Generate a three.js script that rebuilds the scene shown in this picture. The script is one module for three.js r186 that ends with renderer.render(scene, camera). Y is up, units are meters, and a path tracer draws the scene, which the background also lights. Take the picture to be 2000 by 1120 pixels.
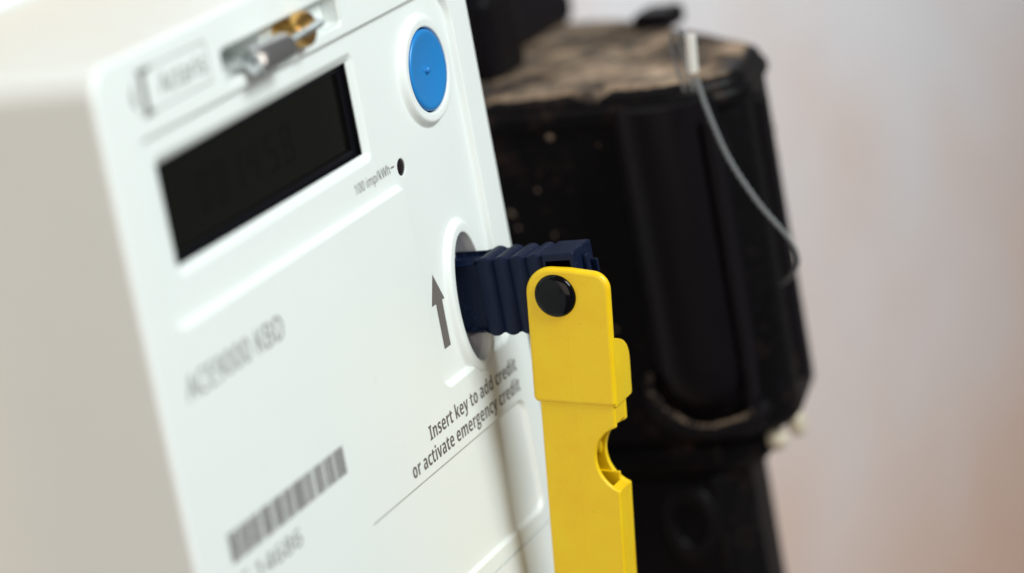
import * as THREE from 'three';
import { mergeGeometries, mergeVertices, toCreasedNormals } from 'three/addons/utils/BufferGeometryUtils.js';
import { RoundedBoxGeometry } from 'three/addons/geometries/RoundedBoxGeometry.js';
import { FontLoader } from 'three/addons/loaders/FontLoader.js';
import { RectAreaLightUniformsLib } from 'three/addons/lights/RectAreaLightUniformsLib.js';
import { ImprovedNoise } from 'three/addons/math/ImprovedNoise.js';
import { Brush, Evaluator, SUBTRACTION } from 'three-bvh-csg';

// ---------------------------------------------------------------- camera, light, exposure
// Lengths below are in drawing units of 1.4 mm; the origin is the centre of the blue button,
// x runs right along the meter's face, y up, z out of the face.
const U = 0.0014;
const scene = new THREE.Scene();
const camera = new THREE.PerspectiveCamera(10.42, 1024 / 573, 0.02, 20);
{
  const right = new THREE.Vector3(0.39088, -0.17957, 0.90275), up = new THREE.Vector3(0.30057, 0.95192, 0.05921), back = new THREE.Vector3(-0.86998, 0.24820, 0.42606);
  camera.setRotationFromMatrix(new THREE.Matrix4().makeBasis(right, up, back));
  camera.position.set(-354.834 * U, 71.644 * U, 179.791 * U);
  camera.focus = 400.5 * U;
  camera.userData.fStop = 7.5;
  camera.updateMatrixWorld();
}
const renderer = new THREE.WebGLRenderer({ antialias: true });
renderer.setSize(1024, 573);
renderer.toneMapping = THREE.LinearToneMapping;
renderer.toneMappingExposure = 1.26;
renderer.shadowMap.enabled = true;
RectAreaLightUniformsLib.init();
scene.background = new THREE.Color().setRGB(0.135, 0.13, 0.125);

const LAMPS = [
  // [position m, aim m, width, height, intensity, colour]
  { at: [-0.11, 0.57, 0.77], aim: [0.0, -0.05, 0], w: 0.46, h: 0.42, power: 14.6, rgb: [0.91, 1.0, 0.985], label: 'unseen square white lamp lighting the meter from above', name: 'unseen_lamp' },  // out of view, placed to light the face and top
  { at: [-1.15, 0.10, 0.14], aim: [-0.03, -0.03, 0], w: 0.9, h: 0.8, power: 1.25, rgb: [1.0, 0.865, 0.73], label: 'unseen wide warm lamp lighting the plain side of the meter', name: 'unseen_lamp_001' },  // out of view, placed to light the meter's side, key and fob
];
for (const L of LAMPS) {
  const l = new THREE.RectAreaLight(new THREE.Color().setRGB(...L.rgb), L.power, L.w, L.h);
  l.position.set(...L.at); l.lookAt(...L.aim); l.name = 'area_light';
  scene.add(l);
  L.quat = l.quaternion.clone();
}

// ---------------------------------------------------------------- helpers
let seed = 7;
const rnd = () => { seed = (seed * 1664525 + 1013904223) >>> 0; return seed / 4294967296; };
const perlin = new ImprovedNoise();
const noise = (x, y, z = 0) => perlin.noise(x, y, z);
const fbm = (x, y, z = 0, n = 4) => { let s = 0, a = 0.5; for (let i = 0; i < n; i++) { s += a * noise(x, y, z + i * 7.3); x *= 2.03; y *= 2.03; a *= 0.5; } return s; };

function tag(o, label, category, group) { o.userData.label = label; o.userData.category = category; if (group) o.userData.group = group; return o; }
// a thing: a Group at its base, given in drawing units
function thing(name, base, label, category, group) {
  const g = new THREE.Group(); g.name = name; g.position.set(base[0] * U, base[1] * U, base[2] * U); g.userData.base = base;
  tag(g, label, category, group); scene.add(g); return g;
}
function part(name, geo, mat, parent, label) {
  const root = parent.userData.base ?? parent.userData.root;
  const g = geo.clone(); g.translate(-root[0], -root[1], -root[2]); g.scale(U, U, U);
  const m = new THREE.Mesh(g, mat); m.name = name; m.castShadow = m.receiveShadow = true; m.userData.root = root;
  if (label) m.userData.label = label;
  parent.add(m); return m;
}
const strip = (g) => { const r = g.index ? g.toNonIndexed() : g; for (const k of Object.keys(r.attributes)) if (!['position', 'normal', 'uv'].includes(k)) r.deleteAttribute(k); return r; };
const join = (...gs) => mergeGeometries(gs.flat().map(strip));

// outline with rounded corners: [[x, y, radius], ...] anticlockwise -> samples with outward normals
function roundPoly(pts, closed = true, step = 0.12) {
  const out = [], n = pts.length;
  for (let i = 0; i < n; i++) {
    const [x, y, r = 0] = pts[i];
    if (!closed && (i === 0 || i === n - 1)) {
      const q = i === 0 ? pts[1] : pts[n - 2], s = i === 0 ? 1 : -1, l = Math.hypot(q[0] - x, q[1] - y), tx = s * (q[0] - x) / l, ty = s * (q[1] - y) / l;
      out.push({ x, y, nx: ty, ny: -tx }); continue;
    }
    const a = pts[(i + n - 1) % n], b = pts[(i + 1) % n];
    const la = Math.hypot(x - a[0], y - a[1]), lb = Math.hypot(b[0] - x, b[1] - y);
    const t0 = [(x - a[0]) / la, (y - a[1]) / la], t1 = [(b[0] - x) / lb, (b[1] - y) / lb];
    const turn = Math.atan2(t0[0] * t1[1] - t0[1] * t1[0], t0[0] * t1[0] + t0[1] * t1[1]);
    if (r < 1e-6) { out.push({ x, y, nx: t0[1], ny: -t0[0] }, { x, y, nx: t1[1], ny: -t1[0] }); continue; }
    const d = r * Math.tan(Math.abs(turn) / 2), sg = Math.sign(turn), sx = x - t0[0] * d, sy = y - t0[1] * d;
    const cx = sx - t0[1] * r * sg, cy = sy + t0[0] * r * sg, k = Math.max(3, Math.ceil(Math.abs(turn) / step)), a0 = Math.atan2(t0[1], t0[0]);
    for (let j = 0; j <= k; j++) { const an = a0 + turn * j / k, tx = Math.cos(an), ty = Math.sin(an); out.push({ x: cx + ty * r * sg, y: cy - tx * r * sg, nx: ty, ny: -tx }); }
  }
  return out;
}
function ellipse(cx, cy, a, b, n = 96) {
  const out = [];
  for (let i = 0; i < n; i++) { const t = i / n * Math.PI * 2, c = Math.cos(t), s = Math.sin(t), l = Math.hypot(b * c, a * s); out.push({ x: cx + a * c, y: cy + b * s, nx: b * c / l, ny: a * s / l }); }
  return out;
}
const box2 = (x0, x1, y0, y1, r = 0) => roundPoly([[x0, y0, r], [x1, y0, r], [x1, y1, r], [x0, y1, r]]);
// sweep a profile [[offset, z], ...] round an outline; side = +1 or -1 picks the normal's side
function sweep(samples, profile, { closed = true, side = 1, crease = 0.6 } = {}) {
  const P = [], N = [], UV = [], I = [], segN = [];
  for (let j = 0; j + 1 < profile.length; j++) { const dOff = profile[j + 1][0] - profile[j][0], dz = profile[j + 1][1] - profile[j][1], l = Math.hypot(dOff, dz) || 1; segN.push([side * dz / l, -side * dOff / l]); }
  const avg = (a, b) => { if (!a || !b) return a || b; const d = a[0] * b[0] + a[1] * b[1]; return d > Math.cos(crease) ? [a[0] + b[0], a[1] + b[1]] : null; };
  const m = samples.length, cols = closed ? m + 1 : m;
  const len = [0]; for (let i = 1; i < cols; i++) { const p = samples[i - 1], q = samples[i % m]; len.push(len[i - 1] + Math.hypot(q.x - p.x, q.y - p.y)); }
  for (let j = 0; j + 1 < profile.length; j++) {
    const own = segN[j], n0 = avg(segN[j - 1], own) || own, n1 = avg(own, segN[j + 1]) || own, base = P.length / 3;
    for (const [k, nn] of [[j, n0], [j + 1, n1]]) for (let i = 0; i < cols; i++) {
      const s = samples[i % m], [o, z] = profile[k];
      P.push(s.x + s.nx * o, s.y + s.ny * o, z);
      const v = new THREE.Vector3(s.nx * nn[0], s.ny * nn[0], nn[1]).normalize(); N.push(v.x, v.y, v.z); UV.push(len[i], o + z);
    }
    for (let i = 0; i + 1 < cols; i++) {
      const a = base + i, b = base + i + 1, c = base + cols + i, d = base + cols + i + 1;
      if (side > 0) I.push(a, c, b, b, c, d); else I.push(a, b, c, b, d, c);
    }
  }
  const g = new THREE.BufferGeometry();
  g.setAttribute('position', new THREE.Float32BufferAttribute(P, 3)); g.setAttribute('normal', new THREE.Float32BufferAttribute(N, 3)); g.setAttribute('uv', new THREE.Float32BufferAttribute(UV, 2)); g.setIndex(I);
  return fixWinding(g);
}
// make each triangle face the way its normals point
function fixWinding(g) {
  const p = g.attributes.position, n = g.attributes.normal, ix = g.index.array, a = new THREE.Vector3(), b = new THREE.Vector3(), c = new THREE.Vector3(), m = new THREE.Vector3();
  for (let i = 0; i < ix.length; i += 3) {
    a.fromBufferAttribute(p, ix[i]); b.fromBufferAttribute(p, ix[i + 1]).sub(a); c.fromBufferAttribute(p, ix[i + 2]).sub(a); b.cross(c);
    m.set(0, 0, 0); for (let k = 0; k < 3; k++) m.add(a.fromBufferAttribute(n, ix[i + k]));
    if (b.dot(m) < 0) { const t = ix[i + 1]; ix[i + 1] = ix[i + 2]; ix[i + 2] = t; }
  }
  return g;
}
const ring2 = (samples, o = 0) => { const v = []; for (const s of samples) { const x = s.x + s.nx * o, y = s.y + s.ny * o, l = v[v.length - 1]; if (!l || Math.hypot(l.x - x, l.y - y) > 1e-4) v.push(new THREE.Vector2(x, y)); } if (v.length > 2 && v[0].distanceTo(v[v.length - 1]) < 1e-4) v.pop(); return v; };
function fill(outer, holes, z) {
  const s = new THREE.Shape(outer); for (const h of holes) s.holes.push(new THREE.Path(h));
  const g = new THREE.ShapeGeometry(s); g.translate(0, 0, z); return g;
}
const arc = (o0, z0, o1, z1, n = 6, convexOut = true) => {   // quarter-ellipse steps between two profile points
  const r = []; for (let i = 0; i <= n; i++) { const t = i / n * Math.PI / 2; r.push(convexOut ? [o0 + (o1 - o0) * Math.sin(t), z0 + (z1 - z0) * (1 - Math.cos(t))] : [o0 + (o1 - o0) * (1 - Math.cos(t)), z0 + (z1 - z0) * Math.sin(t)]); } return r;
};
const sCurve = (o0, z0, o1, z1, n = 10) => { const r = []; for (let i = 0; i <= n; i++) { const t = i / n; r.push([o0 + (o1 - o0) * t, z0 + (z1 - z0) * t * t * (3 - 2 * t)]); } return r; };
const lathe = (prof, n = 64) => { const g = new THREE.LatheGeometry(prof.map(([r, h]) => new THREE.Vector2(Math.max(r, 1e-4), h)), n); g.rotateX(Math.PI / 2); return toCreasedNormals(strip(g), 0.6); };
const box = (x0, x1, y0, y1, z0, z1, r = 0) => { const g = r ? new RoundedBoxGeometry(x1 - x0, y1 - y0, z1 - z0, 3, r) : new THREE.BoxGeometry(x1 - x0, y1 - y0, z1 - z0); g.translate((x0 + x1) / 2, (y0 + y1) / 2, (z0 + z1) / 2); return g; };
const tube = (pts, r, seg = 80, rad = 12) => new THREE.TubeGeometry(new THREE.CatmullRomCurve3(pts.map((p) => new THREE.Vector3(...p)), false, 'centripetal'), seg, r, rad);

// ---------------------------------------------------------------- textures and materials
function tex(size, fn, { srgb = false, repeat = [1, 1] } = {}) {
  const d = new Uint8Array(size * size * 4);
  for (let j = 0; j < size; j++) for (let i = 0; i < size; i++) { const c = fn(i / size, j / size, i, j), k = (j * size + i) * 4; for (let q = 0; q < 3; q++) d[k + q] = Math.max(0, Math.min(255, Math.round(255 * (Array.isArray(c) ? c[q] : c)))); d[k + 3] = 255; }
  const t = new THREE.DataTexture(d, size, size, THREE.RGBAFormat); t.wrapS = t.wrapT = THREE.RepeatWrapping; t.magFilter = THREE.LinearFilter; t.minFilter = THREE.LinearMipmapLinearFilter; t.generateMipmaps = true; t.repeat.set(...repeat);
  if (srgb) t.colorSpace = THREE.SRGBColorSpace; t.needsUpdate = true; return t;
}
const wrapN = (x, y, p) => { const u = x * p, v = y * p, b = (a, c, t) => a + (c - a) * t, n = (i, j) => noise(i * 1.0 + 0.37, j * 1.0 + 0.61, p * 0.71); return b(b(n(u, v), n(u - p, v), x), b(n(u, v - p), n(u - p, v - p), x), y); };
const fine = tex(512, (x, y) => 0.5 + 0.5 * (0.6 * wrapN(x, y, 96) + 0.4 * wrapN(x, y, 190)), { repeat: [1 / 14, 1 / 14] });
const smudge = tex(512, (x, y) => { const v = 0.52 + 0.22 * wrapN(x, y, 5) + 0.16 * wrapN(x, y, 17) + 0.16 * wrapN(x, y, 70); return v; }, { repeat: [1 / 30, 1 / 30] });
const lin = (r, g, b) => new THREE.Color().setRGB(r, g, b);
const std = (rgb, rough, extra = {}) => new THREE.MeshPhysicalMaterial({ color: lin(...rgb), roughness: rough, metalness: 0, ...extra });

const M = {};
M.white = std([0.79, 0.815, 0.805], 0.38, { bumpMap: fine, bumpScale: 0.000006, roughnessMap: smudge });
M.white.roughness = 0.75;
M.button = std([0.012, 0.20, 0.54], 0.34, { bumpMap: fine, bumpScale: 0.000004 });
M.socket = std([0.66, 0.66, 0.70], 0.5);
M.black = std([0.012, 0.012, 0.014], 0.35);
M.lcd = std([0.0042, 0.0044, 0.0030], 0.22, { specularIntensity: 0.25 });
M.lcdFrame = std([0.004, 0.004, 0.0065], 0.35, { specularIntensity: 0.35 });
M.segment = std([0.0028, 0.0029, 0.0021], 0.25, { specularIntensity: 0.22 });
M.led = std([0.010, 0.006, 0.009], 0.25, { specularIntensity: 0.5 });
M.print = std([0.135, 0.118, 0.112], 0.7);
M.printPale = std([0.33, 0.31, 0.31], 0.7);
M.printMid = std([0.17, 0.155, 0.155], 0.7);
M.brass = new THREE.MeshPhysicalMaterial({ color: lin(0.70, 0.42, 0.13), metalness: 1, roughness: 0.24 });
M.steel = new THREE.MeshPhysicalMaterial({ color: lin(0.66, 0.67, 0.69), metalness: 1, roughness: 0.24 });
M.wire = new THREE.MeshPhysicalMaterial({ color: lin(0.52, 0.56, 0.58), metalness: 0.9, roughness: 0.4 });
M.dullWire = new THREE.MeshPhysicalMaterial({ color: lin(0.20, 0.205, 0.215), metalness: 0.35, roughness: 0.55 });
M.alloy = new THREE.MeshPhysicalMaterial({ color: lin(0.72, 0.70, 0.66), metalness: 0.25, roughness: 0.55 });
const mottle = tex(512, (x, y) => {
  const a = wrapN(x, y, 4) + 0.6 * wrapN(x, y, 11), f = wrapN(x, y, 60), k = 0.95 + 0.05 * a + 0.02 * f;
  let q = 1; for (const [sx, sy, sr] of [[0.31, 0.42, 0.0035], [0.72, 0.77, 0.0026], [0.12, 0.86, 0.002], [0.55, 0.15, 0.0028]]) if (Math.hypot(x - sx, y - sy) < sr) q = 0.6;
  return [0.925 * (0.97 + 0.03 * k) * q, 0.805 * k * q, (0.035 + 0.03 * a) * q];
}, { srgb: true, repeat: [1 / 26, 1 / 26] });
M.yellow = std([1, 1, 1], 0.74, { specularIntensity: 0.9, roughnessMap: smudge, map: mottle, bumpMap: fine, bumpScale: 0.000004 });
const specks = tex(1024, (x, y) => {
  const v = wrapN(x, y, 150) > 0.56 ? 0.33 : 0, f = Math.max(0, wrapN(x + 0.13, y + 0.29, 60) - 0.38) * 0.5, d = 0.035 * Math.max(0, wrapN(x, y, 7) + 0.25), g = 0.02 * wrapN(x, y, 200);
  return [0.01 + v + f + d + g, 0.065 + v + f + d + g, 0.175 + 0.8 * v + f + d * 0.5 + g];
}, { srgb: true, repeat: [1 / 18, 1 / 18] });
M.navy = std([1, 1, 1], 0.5, { specularIntensity: 0.38, map: specks, bumpMap: smudge, bumpScale: 0.00003 });
M.rivet = std([0.0018, 0.0016, 0.003], 0.12, { specularIntensity: 0.36 });
const bake = tex(512, (x, y) => { const v = 0.034 + 0.02 * wrapN(x, y, 6) + 0.06 * Math.max(0, wrapN(x, y, 23) - 0.15) + 0.08 * Math.max(0, wrapN(x, y, 60) - 0.25); const r = Math.max(0, wrapN(x + 0.4, y + 0.2, 9) + 0.7 * wrapN(x, y, 31) + 0.4 * wrapN(x, y, 90) - 0.28) * 0.34; return [v * 1.1 + r, v * 0.9 + 0.68 * r, v * 1.15 + 0.45 * r]; }, { srgb: true, repeat: [1 / 60, 1 / 60] });
M.bakelite = std([1, 1, 1], 0.42, { specularIntensity: 0.2, map: bake, bumpMap: smudge, bumpScale: 0.0002 });
M.dust = std([1, 1, 1], 0.95, { vertexColors: true });
M.dustPlain = std([0.22, 0.155, 0.11], 0.95);
M.cream = std([0.62, 0.54, 0.42], 0.6);
const WALL = 760;   // units per repeat of the plaster
const plaster = tex(1024, (x, y) => {
  const a = wrapN(x, y, 5), b = wrapN(x, y, 11), c = wrapN(x, y, 30), d = wrapN(x, y, 110);
  const browning = Math.min(1, Math.max(0, (y < 0.5 ? -0.2 : 4.3 * (0.965 - y)) + 0.55 * a + 0.5 * b + 0.3 * c)), pale = 0.925 + 0.02 * a + 0.015 * c + 0.02 * d;  // wall tone turns browner downwards, broken up by noise
  return [pale * (1 - 0.06 * browning), pale * (0.972 - 0.185 * browning), pale * (0.99 - 0.275 * browning)];
}, { srgb: true, repeat: [1 / WALL, 1 / WALL] });
M.wall = std([1, 1, 1], 0.9, { map: plaster, bumpMap: smudge, bumpScale: 0.0004 });

// ---------------------------------------------------------------- the wall
{
  const g = box(-98, 1100, -500, 500, -60, -40);
  const uv = g.attributes.uv, p = g.attributes.position; for (let i = 0; i < uv.count; i++) uv.setXY(i, p.getX(i), p.getY(i));
  g.scale(U, U, U);
  const m = new THREE.Mesh(g, M.wall); m.name = 'wall'; m.userData.kind = 'structure'; m.castShadow = m.receiveShadow = true; scene.add(m);
}

// ---------------------------------------------------------------- the board behind the meter, mostly out of view, warming light on its side
const grain = tex(512, (x, y) => { const g = wrapN((x + 0.02 * wrapN(x, y, 6)) % 1, y, 3) * 0.25 + 0.5 * noise(x * 46 + 1.5 * wrapN(x, y, 4), y * 3.1, 4.2) + 0.3 * wrapN(x, y, 80), k = 1 + 0.10 * g; return [0.80 * k, 0.70 * k, 0.61 * k]; }, { srgb: true, repeat: [1 / 120, 1 / 120] });
M.board = std([1, 1, 1], 0.7, { map: grain });
{
  const board = thing('mounting_board', [-40, -140, -40], 'pale wooden mounting board on the wall behind the white meter, mostly out of view', 'board');
  const g = box(-97, 17, -140, 90, -39.95, -39.65), uv = g.attributes.uv, p = g.attributes.position; for (let i = 0; i < uv.count; i++) uv.setXY(i, p.getX(i), p.getY(i));
  part('plank', g, M.board, board);
}

// ---------------------------------------------------------------- the meter
const font = await new FontLoader().loadAsync('fonts/droid/droid_sans_bold.typeface.json');
const fontR = await new FontLoader().loadAsync('fonts/droid/droid_sans_regular.typeface.json');
function print(text, f, x0, x1, y, cap, z) {
  const g = new THREE.ShapeGeometry(f.generateShapes(text, 1), 5); g.computeBoundingBox();
  const b = g.boundingBox, k = new THREE.ShapeGeometry(f.generateShapes('H', 1), 3); k.computeBoundingBox();
  g.translate(-b.min.x, 0, 0); g.scale((x1 - x0) / (b.max.x - b.min.x), cap / k.boundingBox.max.y, 1); g.translate(x0, y, z); return g;
}
{
  const meter = thing('electricity_meter', [-31.5, -110, -39], 'white plastic prepayment electricity meter with blue button, dark display and key slot', 'meter');
  const D = -0.8;                                  // depth of the shallow panels
  const SEAM = -66.0;
  // outlines
  const recess = roundPoly([[-71.5, -11.9, 2], [-12.2, -11.9, 1.2], [-12.2, -39.2, 2.2],
    [-2.75, -39.2, 0.8], ...[1.40, 1.45, 1.5, 1.55, 1.60].map((k) => [0.4 + 5.7 * Math.cos(k * Math.PI), -30.7 + 10.0 * Math.sin(k * Math.PI), 0.3]), [3.55, -39.2, 0.8],
    [9.2, -39.2, 2.4], [9.2, 9.3, 5.0], [-71.5, 9.3, 2]]);
  const lower = roundPoly([[-38.5, -63.6, 1.6], [9.6, -63.6, 1.8], [9.6, -48.0, 1.8], [-38.5, -48.0, 1.6]]);
  const slot = box2(-50.3, -20.6, 10.9, 14.7, 0.7);
  const pocket = box2(-49.9, -37.2, 11.2, 14.4, 0.4);
  const hole = ellipse(0.4, -30.7, 4.3, 8.7);
  const win = box2(-66.55, -19.25, -5.85, 5.8, 0.08);
  const led = ellipse(-10.9, -9.9, 1.12, 1.12, 40);
  const upper = roundPoly([[15, SEAM + 0.13], [15, 19.2, 3.6], [-78, 19.2, 3.6], [-78, SEAM + 0.13]], false, 0.08);
  const bottom = roundPoly([[-78, SEAM - 0.13], [-78, -110, 3.6], [15, -110, 3.6], [15, SEAM - 0.13]], false, 0.08);
  const rim = [...arc(-0.75, 0, 0, -0.75, 7), [0.9, -36.4], [0.5, -36.8]];
  const rimSweep = (s) => sweep(s, rim, { closed: false, side: -1 });

  const cover = join(
    fill(ring2(upper, -0.75), [ring2(recess, 0.36), ring2(lower, 0.3), ring2(slot, 0.25)], 0),
    rimSweep(upper),
    sweep(recess, sCurve(0.36, 0, -0.36, D)),
    fill(ring2(recess, -0.36), [ring2(win, 1.17), ring2(led, 0.1), ring2(ellipse(0, 0, 6.6, 6.6)), ring2(ellipse(0.4, -30.7, 5.2, 9.6))], D),
    sweep(lower, sCurve(0.3, 0, -0.3, -0.5)), fill(ring2(lower, -0.3), [], -0.5),
    sweep(slot, [...arc(0.25, 0, 0, -0.25, 4, false), [0, -2.4]]), fill(ring2(slot), [ring2(pocket)], -2.4), sweep(pocket, [[0, -2.4], [0, -8]]), fill(ring2(pocket), [], -8),
    sweep(win, [[1.17, D], [1.08, D - 0.04], [0.06, D - 0.56], [0, D - 0.66]]),
    sweep(led, [[0.1, D], [0, D - 0.06], [0, D - 0.25]]),
    // face of the seam between the two covers
    box(-77.2, 14.2, SEAM + 0.13, SEAM + 0.16, -3, -0.02),
  );
  part('front_cover', cover, M.white, meter);
  const term = join(fill(ring2(bottom, -0.75), [], -0.03), rimSweep(bottom).translate(0, 0, -0.03), box(-77.2, 14.2, SEAM - 0.16, SEAM - 0.13, -3, -0.06));
  part('terminal_cover', term, M.white, meter);
  part('back_plate', join(box(-79.5, 16.5, -112, 21.5, -39.6, -36.9, 0.5)), M.white, meter);
  // body that closes the seam from behind
  part('inner_frame', box(-76.5, 13.5, -108, 17.5, -36.8, -9), M.black, meter);

  // push button with raised collar
  part('button_collar', sweep(ellipse(0, 0, 5.5, 5.5), [[2.1, D - 0.02], ...sCurve(1.95, D, 1.05, 0.12, 8), ...sCurve(0.95, 0.14, 0.25, 0.1, 4), ...arc(0.2, 0.08, 0.0, -0.2, 4), [0, -2.5]]), M.white, meter);
  const btn = part('push_button', lathe([[0, -0.28], [1.6, -0.24], [3.2, -0.10], [4.3, 0.08], [4.75, 0.16], [5.02, 0.13], [5.19, 0.0], [5.27, -0.22], [5.28, -2.4]], 96), M.button, meter, 'glossy blue round button');
  part('nub', lathe([[0, 0.26], [0.24, 0.23], [0.4, 0.1], [0.47, -0.08], [0.55, -0.3]], 24), M.button, btn);

  // display
  const disp = part('display', join(box(-66.4, -19.4, -5.7, 5.65, -2.9, -2.5)), M.lcd, meter, 'dark liquid crystal display');
  part('display_frame', join(
    sweep(box2(-66.55, -19.25, -5.85, 5.8, 0.08), [[0.02, D - 0.6], [0, -2.6]]),
    box(-66.5, -19.3, -5.78, -4.9, -2.6, -2.1), box(-66.5, -19.3, 5.0, 5.73, -2.6, -2.1), box(-20.5, -19.3, -4.9, 5.0, -2.6, -2.1), box(-66.5, -65.2, -4.9, 5.0, -2.6, -2.1),
  ), M.lcdFrame, disp);
  const segs = { 0: 'abcdef', 1: 'bc', 4: 'bcfg', 5: 'acdfg', 8: 'abcdefg' };
  const bars = [];
  const digit = (x, n) => {
    const w = 2.3, h = 4.8, t = 0.45, y = -2.5;
    const B = { a: [0.3, w - 0.3, h - t, h], d: [0.3, w - 0.3, 0, t], g: [0.3, w - 0.3, (h - t) / 2, (h + t) / 2], f: [0, t, h / 2 + 0.2, h - 0.2], b: [w - t, w, h / 2 + 0.2, h - 0.2], e: [0, t, 0.2, h / 2 - 0.2], c: [w - t, w, 0.2, h / 2 - 0.2] };
    for (const k of segs[n]) { const [a, b, c, d] = B[k]; bars.push(box(x + a, x + b, y + c, y + d, -2.5, -2.47)); }
  };
  [[-57, 0], [-53, 0], [-49, 1], [-45, 4], [-40.2, 5], [-36.2, 8]].forEach(([x, n]) => digit(x, n));
  bars.push(box(-41.6, -41.1, -2.5, -2.0, -2.5, -2.47));
  part('digits', join(bars), M.segment, disp);

  // pulse lamp window
  part('pulse_window', lathe([[0, -0.86], [0.6, -0.88], [0.95, -0.94], [1.13, -1.02], [1.15, -1.3]], 40).translate(-10.9, -9.9, 0), M.led, meter, 'small round dark pulse window');

  // key slot collar and socket
  part('key_collar', sweep(hole, [[2.3, D - 0.02], ...sCurve(2.1, D, 1.15, 0.02, 8), ...sCurve(1.1, 0.03, 0.25, 0.03, 3), ...arc(0.2, 0.02, 0.0, -0.2, 4), [-0.1, -1.2]]), M.white, meter);
  part('key_socket', join(sweep(hole, [[-0.1, -1.2], [-0.2, -2.9]]), fill(ring2(hole, -0.2), [], -2.9), box(-2.2, -1.5, -38.2, -36.6, -2.9, -1.9, 0.2), box(2.5, 3.2, -38.2, -36.6, -2.9, -1.9, 0.2)), M.socket, meter);

  // print
  const heavy = (t, x0, x1, y, cap) => print(t, font, x0, x1, y, cap, 0.03);
  part('printed_text', heavy('Insert key to add credit', -18.9, 8.9, -43.75, 1.86), M.print, meter);
  part('printed_text', heavy('or activate emergency credit', -25.2, 8.9, -46.6, 1.86), M.print, meter);
  part('printed_text', print('ACE9000 KBD', fontR, -72.3, -49.2, -19.8, 2.8, 0.03), M.printMid, meter);
  part('printed_text', print('SUC 14686', fontR, -75.2, -54.8, -43.4, 2.1, 0.03), M.printMid, meter);
  part('printed_text', print('100 imp/kWh', fontR, -24.1, -14.2, -9.85, 1.25, D + 0.03), M.print, meter);
  part('printed_mark', box(-13.8, -12.9, -9.35, -9.15, D + 0.01, D + 0.03), M.print, meter);
  const arrow = new THREE.Shape([[-8.85, -34.85], [-6.95, -34.85], [-6.95, -28.75], [-6.2, -28.75], [-8.3, -24.95], [-10.1, -28.75], [-8.85, -28.75]].map((p) => new THREE.Vector2(...p)));
  part('printed_arrow', new THREE.ShapeGeometry(arrow).translate(0, 0, D + 0.03), M.print, meter);
  // bar code
  const code = []; let bx = -70.5; seed = 31;
  for (let g = 0; bx < -41.5; g++) {                                   // characters of a few bars, parted by wider gaps
    const end = Math.min(bx + 2.05 + 0.5 * rnd(), -41.3);
    while (bx < end - 0.1) { const w = Math.min(0.16 + 0.42 * rnd(), end - bx); code.push(box(bx, bx + w, -39.65, -36.15, 0.01, 0.03)); bx += w + 0.1 + 0.1 * rnd(); }
    bx = end + 0.32;
  }
  part('bar_code', join(code), M.printMid, meter);
  // maker's plate: thin frame line, emblem, lettering
  const plate = [];
  for (const [x0, x1, y0, y1] of [[-66.4, -53.4, 16.55, 16.75], [-66.4, -53.4, 11.85, 12.05], [-53.6, -53.4, 12.05, 16.55]]) plate.push(box(x0, x1, y0, y1, 0.01, 0.03));
  const emb = new THREE.Shape(); emb.moveTo(-69.2, 11.6); emb.lineTo(-66.6, 11.6); emb.lineTo(-66.6, 12.2); emb.lineTo(-67.4, 12.3); emb.lineTo(-67.4, 16.2); emb.lineTo(-65.8, 16.4); emb.lineTo(-65.8, 16.9); emb.lineTo(-69.0, 16.9); emb.lineTo(-68.5, 16.2); emb.lineTo(-68.5, 12.3);
  const emb2 = new THREE.Shape(); emb2.moveTo(-69.3, 12.4); emb2.quadraticCurveTo(-71.9, 14, -69.5, 16); emb2.quadraticCurveTo(-70.6, 14, -69.3, 12.4);
  part('maker_mark', join(new THREE.ShapeGeometry(emb).translate(0, 0, 0.03), new THREE.ShapeGeometry(emb2).translate(0, 0, 0.03)), M.printMid, meter);
  part('maker_frame', join(plate), M.printPale, meter);
  part('printed_text', print('Actaris', fontR, -64.6, -54.2, 13.2, 2.3, 0.03), M.printMid, meter);

  // brass sealing screw standing in the slot
  const screw = lathe([[0, 2.3], [0.55, 2.3], [0.62, 2.0], [1.55, 2.0], [1.95, 1.85], [2.15, 1.5], [2.2, 0.9], [2.1, 0.3], [1.5, -0.1], [1.45, -2.45]], 48);
  part('sealing_screw', screw.translate(-32.2, 12.85, 0), M.brass, meter, 'brass sealing screw');
}

// sealing wire of the meter: crimped ferrule and twisted wire through the screw
{
  const s = thing('wire_seal', [-42, 12.3, 1.4], 'steel crimp seal on twisted wire through brass screw of the white meter', 'wire seal', 'wire seals');
  const f = lathe([[0.35, 0.9], [0.35, 0], [0.9, 0], [1.45, 0.12], [1.72, 0.4], [1.8, 0.9], [1.8, 7.0], [1.7, 7.5], [1.3, 7.8], [0.5, 7.9]], 40);
  f.rotateY(Math.PI / 2); f.translate(-46, 12.15, 1.6);
  part('ferrule', f, M.steel, s);
  const a = [], n = 260;
  const path = new THREE.CatmullRomCurve3([[-38.6, 12.2, 1.6], [-36, 12.7, 2.2], [-33.2, 13.0, 2.75], [-30.6, 13.1, 2.6], [-29.6, 13.0, 1.4], [-29.4, 12.8, -0.3], [-29.2, 12.6, -2.5]].map((p) => new THREE.Vector3(...p)));
  for (let k = 0; k < 2; k++) { const pts = []; for (let i = 0; i <= n; i++) { const t = i / n, p = path.getPoint(t), ang = t * 60 + k * Math.PI; pts.push(p.clone().add(new THREE.Vector3(0, 0.26 * Math.cos(ang), 0.26 * Math.sin(ang)))); } a.push(new THREE.TubeGeometry(new THREE.CatmullRomCurve3(pts), n, 0.27, 6)); }
  part('wire', join(a), M.wire, s);
}

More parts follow.
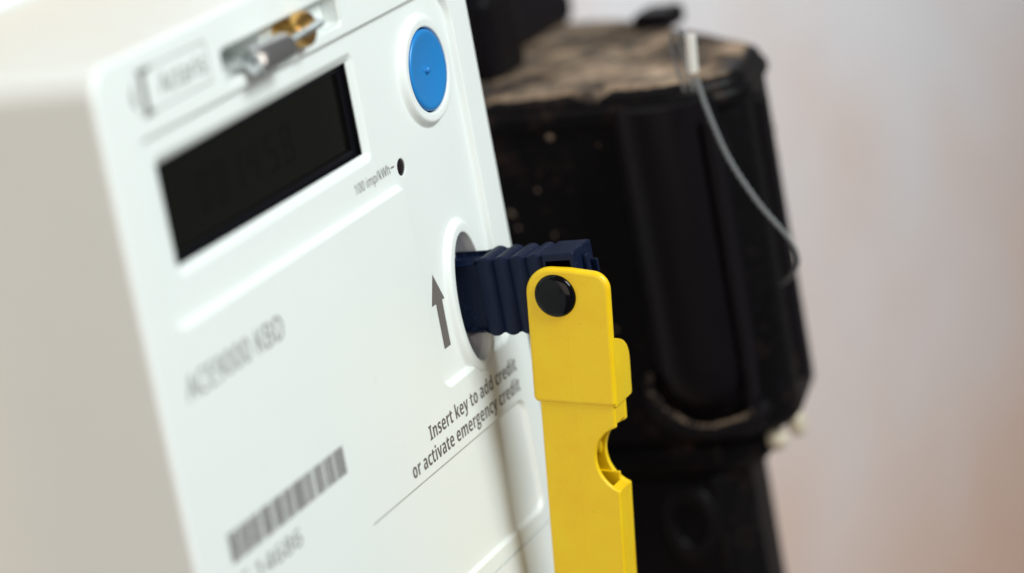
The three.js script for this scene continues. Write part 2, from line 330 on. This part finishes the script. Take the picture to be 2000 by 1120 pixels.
// ---------------------------------------------------------------- the key with its yellow fob
{
  const key = thing('prepayment_key', [1.1, -36, 0], 'navy ribbed plastic key with yellow hinged fob pushed into the meter', 'key');
  // plug: cross-section swept along z, ribs as waves
  const X0 = -2.0, X1 = 4.2, Y0 = -35.65, Y1 = -25.0;
  const cs = roundPoly([[X0, Y0, 0.35], [X1, Y0, 0.35], [X1, Y1, 0.35], [X0, Y1, 0.35]]);
  const prof = [[-3, -5], [-0.95, -5], [-0.95, 1.9], [-0.55, 2.15]];
  for (let i = 0; i <= 96; i++) { const t = i / 96; prof.push([-0.5 + 0.5 * Math.pow(Math.abs(Math.sin(Math.PI * 4 * t)), 0.9), 2.3 + 9.4 * t]); }
  prof.push([-0.06, 11.9], [0, 12.1], [0, 16.15], [-0.15, 16.3], [-3, 16.32]);
  const shell = join(sweep(cs, prof, { side: -1, crease: 0.75 }), fill(ring2(cs, -2.99), [], 16.32), fill(ring2(cs, -2.99), [], -5));
  const ev = new Evaluator(); ev.attributes = ['position', 'normal', 'uv']; ev.useGroups = false;
  const A0 = new Brush(shell), B0 = new Brush(strip(box(X0 - 1, X0 + 1.6, -30.2, -26.0, 12.3, 15.75)));
  A0.updateMatrixWorld(); B0.updateMatrixWorld();
  const cutPlug = ev.evaluate(A0, B0, SUBTRACTION).geometry;
  part('plug', cutPlug, M.navy, key);
  part('plug_end_rib', box(0.7, 1.9, -35.0, -26.1, 16.2, 16.9, 0.25), M.navy, key);
  part('plug_end_rib', box(2.9, 3.4, -35.0, -27.4, 16.2, 17.3, 0.2), M.navy, key);

  // fob, drawn in its own frame: w outwards, u upwards, hung at 6.6 degrees from the rivet
  const A = THREE.MathUtils.degToRad(6.6), R0 = [-30.35, 13.3];
  const place = (g) => { // geometry drawn with x = w, y = u, z = -x_world
    g.applyMatrix4(new THREE.Matrix4().makeBasis(new THREE.Vector3(0, 0, 1), new THREE.Vector3(0, 1, 0), new THREE.Vector3(-1, 0, 0)));   // (w,u,d) -> (x=-d, y=u, z=w)
    g.rotateX(A); g.translate(0, R0[0], R0[1]); return g;
  };
  const slab = (samples, x0, x1, bev) => { // a plate from x0 (towards the viewer) to x1 with rounded edges
    const d0 = -x0, d1 = -x1, pf = [...arc(-bev, d0, 0, d0 - bev, 5), [0, d1 + bev * 0.4], [-bev * 0.4, d1]];
    return join(sweep(samples, pf, { side: -1 }), fill(ring2(samples, -bev), [], d0), fill(ring2(samples, -bev * 0.4), [], d1));
  };
  const circ = (cw, cu, r, a0, a1, n) => Array.from({ length: n + 1 }, (_, i) => { const t = a0 + (a1 - a0) * i / n; return [cw + r * Math.cos(t), cu + r * Math.sin(t), 0.02]; });
  // notch: circle about (8.5, -22.1) r 4.65 cut from the right edge
  const ny = Math.sqrt(4.65 ** 2 - (8.5 - 6.95) ** 2), an = Math.atan2(ny, 6.95 - 8.5);
  const notchPts = circ(8.5, -22.1, 4.65, -an + 2 * Math.PI, an, 28).map((p) => [p[0], p[1], 0.3]);   // from lower end round to upper end
  notchPts[0][2] = 0.3; notchPts[28][2] = 0.3;
  const handle = roundPoly([[-3.3, -52, 3], [6.7, -52, 3], ...notchPts.map((p) => [p[0], p[1], p[2]]), [6.95, -14.2, 0.3], [-3.45, -14.2, 0.3]], true, 0.3);
  const headPlate = roundPoly([[-4.2, -14.75, 0.8], [7.35, -14.75, 0.62], [7.4, 3.2, 2.3], [2.0, 3.7, 6], [-4.2, 3.65, 3.7]], true, 0.1);
  const tabFace = new THREE.Shape(); tabFace.moveTo(-2.5, -14.6); tabFace.lineTo(-2.5, -5.7); tabFace.quadraticCurveTo(-1.2, -5.9, 0.3, -6.6); tabFace.quadraticCurveTo(2.6, -7.6, 2.7, -9.9); tabFace.lineTo(2.7, -14.0); tabFace.quadraticCurveTo(2.7, -14.6, 2.2, -14.6); tabFace.lineTo(-2.5, -14.6);
  const tab = new THREE.ExtrudeGeometry(tabFace, { depth: 1.5, bevelEnabled: true, bevelSize: 0.12, bevelThickness: 0.12, bevelSegments: 3, curveSegments: 14 });
  // tab is drawn in (x, u) and extruded along w
  tab.applyMatrix4(new THREE.Matrix4().makeBasis(new THREE.Vector3(0, 0, -1), new THREE.Vector3(0, 1, 0), new THREE.Vector3(1, 0, 0))).translate(5.73, 0, 0);
  const wallLow = roundPoly([[5.75, -51, 0.05], [6.7, -51, 0.05], [6.9, -26.5, 0.05], [6.3, -26.25, 0.05], [5.75, -25.95, 0.05]]);
  const fob = part('fob', place(join(
    slab(headPlate, -3.0, -1.95, 0.58), toCreasedNormals(strip(tab), 0.6),
    box(-4.1, 6.0, -14.65, -9.2, -2.65, 2.0),
    slab(handle, -2.6, -2.0, 0.28), slab(handle, 0.75, 1.5, 0.1),
    box(5.75, 6.9, -17.25, -14.4, -1.0, 2.2), box(-3.2, -2.4, -50, -14.4, -1.0, 2.2), box(-3.0, 6.6, -51.5, -50.6, -1.0, 2.2),
    box(-3.0, 6.4, -16.6, -14.4, -1.0, 2.2),
    slab(wallLow, -2.15, 0.9, 0.02),
  )), M.yellow, key, 'yellow plastic fob with finger notch');
  part('fob_rib', place(join(box(-2.4, 5.8, -27.6, -24.9, -0.85, -0.35, 0.1), box(-2.4, -0.2, -24.9, -17, -0.85, -0.2))), M.yellow, fob);
  const bump = new THREE.SphereGeometry(0.62, 24, 16); bump.scale(0.9, 1.7, 0.8); bump.translate(2.95, -21.7, -0.75);
  part('fob_stud', place(bump), M.yellow, fob);
  part('mould_line', place(join(box(1.30, 1.36, -13.8, 0.2, 2.99, 3.012), box(1.50, 1.56, -49, -15, 2.59, 2.612))), M.yellow, fob);
  const riv = lathe([[0, 0.62], [1.5, 0.61], [2.1, 0.55], [2.45, 0.42], [2.7, 0.22], [2.82, 0.0], [2.86, -0.2], [2.7, -0.4], [2.6, -1.2]], 64);
  riv.translate(0, 0, 3.15);
  part('rivet', place(riv), M.rivet, key, 'domed black rivet');
}

// ---------------------------------------------------------------- old black fuse cut-out beside the meter
{
  const cut = thing('fuse_cutout', [75, -130, -39], 'old black bakelite fuse cut-out with dusty top on the wall beside the meter', 'fuse box');
  // plan outline in (x, z); extruded along y
  const up = (samples, y0, y1, bev) => {
    const pf = [...arc(-bev, y1, 0, y1 - bev, 6), [0, y0 + bev * 0.6], [-bev * 0.6, y0]];
    const g = join(sweep(samples, pf, { side: -1 }), fill(ring2(samples, -bev), [], y1), fill(ring2(samples, -bev * 0.6), [], y0));
    g.rotateX(-Math.PI / 2); return g;       // (x, v, h) -> (x, h, -v) : v = -z
  };
  const TOP = -16.5;
  // make sure the outline runs anticlockwise
  const ccw = (pts) => { let s = 0; for (let i = 0; i < pts.length; i++) { const a = pts[i], b = pts[(i + 1) % pts.length]; s += a[0] * b[1] - b[0] * a[1]; } return s > 0 ? pts : pts.slice().reverse(); };
  const body = roundPoly(ccw([[52, 39.5, 0.5], [110, 39.5, 0.5], [108, 18, 3], [78.5, -15.6, 2.4], [59, -19.5, 6], [52.2, -12, 6]]), true, 0.2);
  part('body', up(body, -70.5, TOP, 2.2), M.bakelite, cut);
  const lip = roundPoly(ccw([[51.2, 39.3, 0.5], [110, 39.3, 0.5], [108.4, 17.6, 3], [79.0, -16.2, 2.4], [58.6, -20.3, 6], [51.4, -12.4, 6]]), true, 0.2);
  part('lid_lip', up(lip, -21.5, -18.4, 1.3), M.bakelite, cut);
  const foot = roundPoly(ccw([[53, 39.2, 0.5], [98, 39.2, 0.5], [92, 12, 3], [76, -10, 3], [60, -14, 3], [54, -8, 3]]), true, 0.2);
  part('body_foot', up(foot, -76.5, -70.4, 2.5), M.bakelite, cut);
  const base = roundPoly(ccw([[55, 39, 0.5], [96, 39, 0.5], [90, 10, 2], [76, -6.5, 2], [62, -9.5, 2], [55, -7, 2]]), true, 0.2);
  part('lower_block', up(base, -130, -76.4, 1), M.bakelite, cut);
  // round column on the side with a flared foot
  const col = new THREE.LatheGeometry([[0.01, -66.4], [3.6, -65.8], [5.8, -64.2], [7.2, -61.6], [7.8, -58], [7.8, -18.9], [0.01, -18.9]].map(([r, h]) => new THREE.Vector2(r, h)), 64);
  col.translate(55.6, 0, 8.4);
  part('side_column', toCreasedNormals(strip(col), 0.9), M.bakelite, cut);
  part('side_rib', box(50.6, 53, -68, -21.5, 15.0, 16.6, 0.6), M.bakelite, cut);
  part('front_ridge', box(66, 70, -66, -22, 15.5, 19.0, 1.0), M.bakelite, cut);
  // cable box on the wall above
  part('cable_block', join(box(62, 112, -17.2, 40, -39.5, -27.5, 3), box(66, 78, -17, -3, -29, -22, 2)), M.bakelite, cut);
  part('back_lug', box(95, 103, -17, -13.8, -11.5, -5.2, 1.0), M.bakelite, cut);
  // round recess in the lower block
  part('cable_hole', new THREE.TorusGeometry(3.4, 1.1, 16, 40).scale(1.0, 1.45, 1).rotateY(Math.PI / 2).translate(55.2, -84, 1.5), M.bakelite, cut);
  // settled dust: a thin, broken, uneven crust on the top
  const nx = 150, nz = 150, P = [], C = [], I = [];
  const inside = (x, v) => { let c = false; for (let i = 0, j = body.length - 1; i < body.length; j = i++) { const a = body[i], b = body[j]; if ((a.y > v) !== (b.y > v) && x < (b.x - a.x) * (v - a.y) / (b.y - a.y) + a.x) c = !c; } return c; };
  const toEdge = (x, v) => { let m = 1e9; for (let i = 0, j = body.length - 1; i < body.length; j = i++) { const a = body[j], b = body[i], dx = b.x - a.x, dy = b.y - a.y, l = dx * dx + dy * dy, t = l ? Math.min(1, Math.max(0, ((x - a.x) * dx + (v - a.y) * dy) / l)) : 0; m = Math.min(m, Math.hypot(x - a.x - t * dx, v - a.y - t * dy)); } return m; };
  for (let j = 0; j <= nz; j++) for (let i = 0; i <= nx; i++) {
    const x = 51.5 + 58 * i / nx, z = -39 + 59 * j / nz, d = inside(x, -z) ? toEdge(x, -z) : -1, R = 2.2;
    const n = fbm(x * 0.07, z * 0.07, 3, 5), edge = fbm(x * 0.2, z * 0.2, 9, 3), f = fbm(x * 0.6, z * 0.6, 1, 3);
    const sag = d < 0 ? 9 : d < R ? R - Math.sqrt(Math.max(0, R * R - (R - d) ** 2)) : 0;
    const h = 0.62 - 1.1 * Math.max(0, 1.5 + 3.2 * edge + 2.2 * n - d) - 0.035 * Math.max(0, z - 4) + 0.9 * n + 0.45 * edge + 0.12 * f;
    P.push(x, TOP - sag + Math.max(-0.4, Math.min(0.5, h)) * 0.8 - 0.03, z);
    const k = 0.50 + 0.8 * f + 1.7 * n + 1.2 * edge, w = 0.5 + 1.6 * edge;
    C.push(Math.max(0.03, 0.33 * k), Math.max(0.02, 0.245 * k - 0.02 * w), Math.max(0.016, 0.18 * k - 0.03 * w));
  }
  for (let j = 0; j < nz; j++) for (let i = 0; i < nx; i++) {
    const a = j * (nx + 1) + i, b = a + 1, c = a + nx + 1, d = c + 1;
    if ([a, b, c, d].some((k) => P[k * 3 + 1] < TOP - 3)) continue;
    I.push(a, c, b, b, c, d);
  }
  const dg = new THREE.BufferGeometry(); dg.setAttribute('position', new THREE.Float32BufferAttribute(P, 3)); dg.setAttribute('color', new THREE.Float32BufferAttribute(C, 3)); dg.setIndex(I); dg.computeVertexNormals();
  part('dust', dg, M.dust, cut, 'tan dust crust').userData.kind = 'stuff';
  // grit clinging to the side and to the column's foot
  const grit = []; seed = 91;
  const speck = (x, y, z, r) => { const g = new THREE.IcosahedronGeometry(r, 1); g.scale(0.4, 0.6 + 0.9 * rnd(), 0.5 + 0.7 * rnd()); g.rotateX(3 * rnd()); g.translate(x, y, z); grit.push(g); };
  for (const [y, z, r] of [[-22.2, -8.9, 0.62], [-24, -1.5, 0.3], [-33.2, -17.2, 0.5], [-37, -11, 0.3], [-30, -12.4, 0.28], [-52, -4, 0.25], [-35.5, -16.6, 0.3]]) speck(51.9, y, z, r);
  for (let i = 0; i < 22; i++) speck(51.95, -22 - 46 * rnd(), -34 + 36 * rnd(), 0.05 + 0.13 * rnd() * rnd());
  for (let i = 0; i < 26; i++) { const t = rnd(); speck(80 - 3 * t, -27 - 11 * rnd(), 14.2 + 1.2 * t, 0.25 + 0.6 * rnd()); }
  const gm = part('grit', join(grit), M.dustPlain, cut); gm.userData.kind = 'stuff';
  // curved ledge under the column with dust along it, strewn sparsely to look shaded
  const arch = [[52, -59.0, 0.2], [50.6, -61.5, 0.6], [49.7, -64.0, 2.3], [49.3, -66.0, 5.2], [49.3, -66.9, 9.0], [49.6, -66.4, 13], [50.4, -65.2, 16], [52, -63.6, 17.4]];
  part('ledge', tube(arch.map(([x, y, z]) => [x + 0.5, y - 0.9, z]), 1.3, 60, 12), M.bakelite, cut);
  const along = new THREE.CatmullRomCurve3(arch.map((p) => new THREE.Vector3(...p))), bits = [];
  for (let i = 0; i < 260; i++) { const p = along.getPoint(0.03 + 0.85 * rnd()), g = new THREE.IcosahedronGeometry(0.1 + 0.24 * rnd() * rnd(), 0); g.translate(p.x + 0.9 * (rnd() - 0.45), p.y + 0.42 * rnd(), p.z + 0.9 * (rnd() - 0.5)); bits.push(g); }
  part('ledge_dust', join(bits), M.dustPlain, cut).userData.kind = 'stuff';
  // pale bits at the lower corner
  part('plug_cap', new THREE.CapsuleGeometry(1.7, 2.4, 8, 16).rotateZ(1.2).rotateY(0.5).translate(62, -73.6, 14.2), M.cream, cut);
  part('plug_cap', new THREE.CapsuleGeometry(1.45, 1.6, 8, 16).rotateZ(0.3).translate(63.5, -71.6, 17.2), M.cream, cut);
}
// its sealing wire
{
  const s = thing('wire_seal_001', [46, -16, 17], 'thin grey sealing wire hanging from the black fuse cut-out', 'wire seal', 'wire seals');
  const path = new THREE.CatmullRomCurve3([[48, -14.5, 16.8], [47, -16.6, 17.6], [45, -20, 19.2], [44, -25.5, 21.2], [43.5, -32.2, 24.7], [44, -38, 28.2], [47.5, -42, 27.6], [53, -46, 24], [58, -48.5, 20.5]].map((p) => new THREE.Vector3(...p)));
  const strands = [], n = 240;
  for (let k = 0; k < 2; k++) { const pts = []; for (let i = 0; i <= n; i++) { const t = i / n, p = path.getPoint(t), a = t * 150 + k * Math.PI; pts.push(p.add(new THREE.Vector3(0.18 * Math.cos(a), 0, 0.18 * Math.sin(a)))); } strands.push(new THREE.TubeGeometry(new THREE.CatmullRomCurve3(pts), n * 2, 0.215, 6)); }
  part('wire', join(strands), M.dullWire, s);
  const f = new THREE.CylinderGeometry(0.78, 0.78, 5.2, 20); f.rotateX(0.1); f.translate(47.5, -11.0, 17.0);
  part('ferrule', f, M.alloy, s);
  part('wire_loop', join(tube([[47.8, -8.4, 16.6], [48.2, -7.6, 15.8], [48.6, -8.6, 15.0], [49.2, -12, 15.0], [49.6, -16.6, 15.4]], 0.22), tube([[47.6, -8.4, 16.6], [47.8, -7.9, 14.8], [48.2, -9.0, 13.9], [48.8, -12, 13.8], [49.4, -16.6, 14.2]], 0.22)), M.dullWire, s);
}

// ---------------------------------------------------------------- two unseen lamps, placed out of view to light the meter
for (const L of LAMPS) {
  const g = new THREE.Group(); g.name = L.name; g.position.set(...L.at); g.quaternion.copy(L.quat); tag(g, L.label, 'lamp', 'unseen lamps'); scene.add(g);
  const add = (name, geo, mat) => { const m = new THREE.Mesh(geo, mat); m.name = name; m.castShadow = m.receiveShadow = true; g.add(m); };
  // the light shines along the group's -z (a lamp's lookAt turns -z to the target)
  const glow = new THREE.MeshStandardMaterial({ color: 0xffffff, emissive: lin(...L.rgb), emissiveIntensity: 0.5, roughness: 0.9 });
  add('diffuser', new THREE.BoxGeometry(L.w, L.h, 0.004).translate(0, 0, 0.006), glow);
  const shell = []; for (const [w, h, x, y] of [[L.w + 0.02, 0.01, 0, L.h / 2 + 0.006], [L.w + 0.02, 0.01, 0, -L.h / 2 - 0.006], [0.01, L.h, L.w / 2 + 0.006, 0], [0.01, L.h, -L.w / 2 - 0.006, 0]]) shell.push(new THREE.BoxGeometry(w, h, 0.09).translate(x, y, 0.05));
  shell.push(new THREE.BoxGeometry(L.w, L.h, 0.01).translate(0, 0, 0.09));
  add('housing', mergeGeometries(shell), M.black);
}

renderer.render(scene, camera);
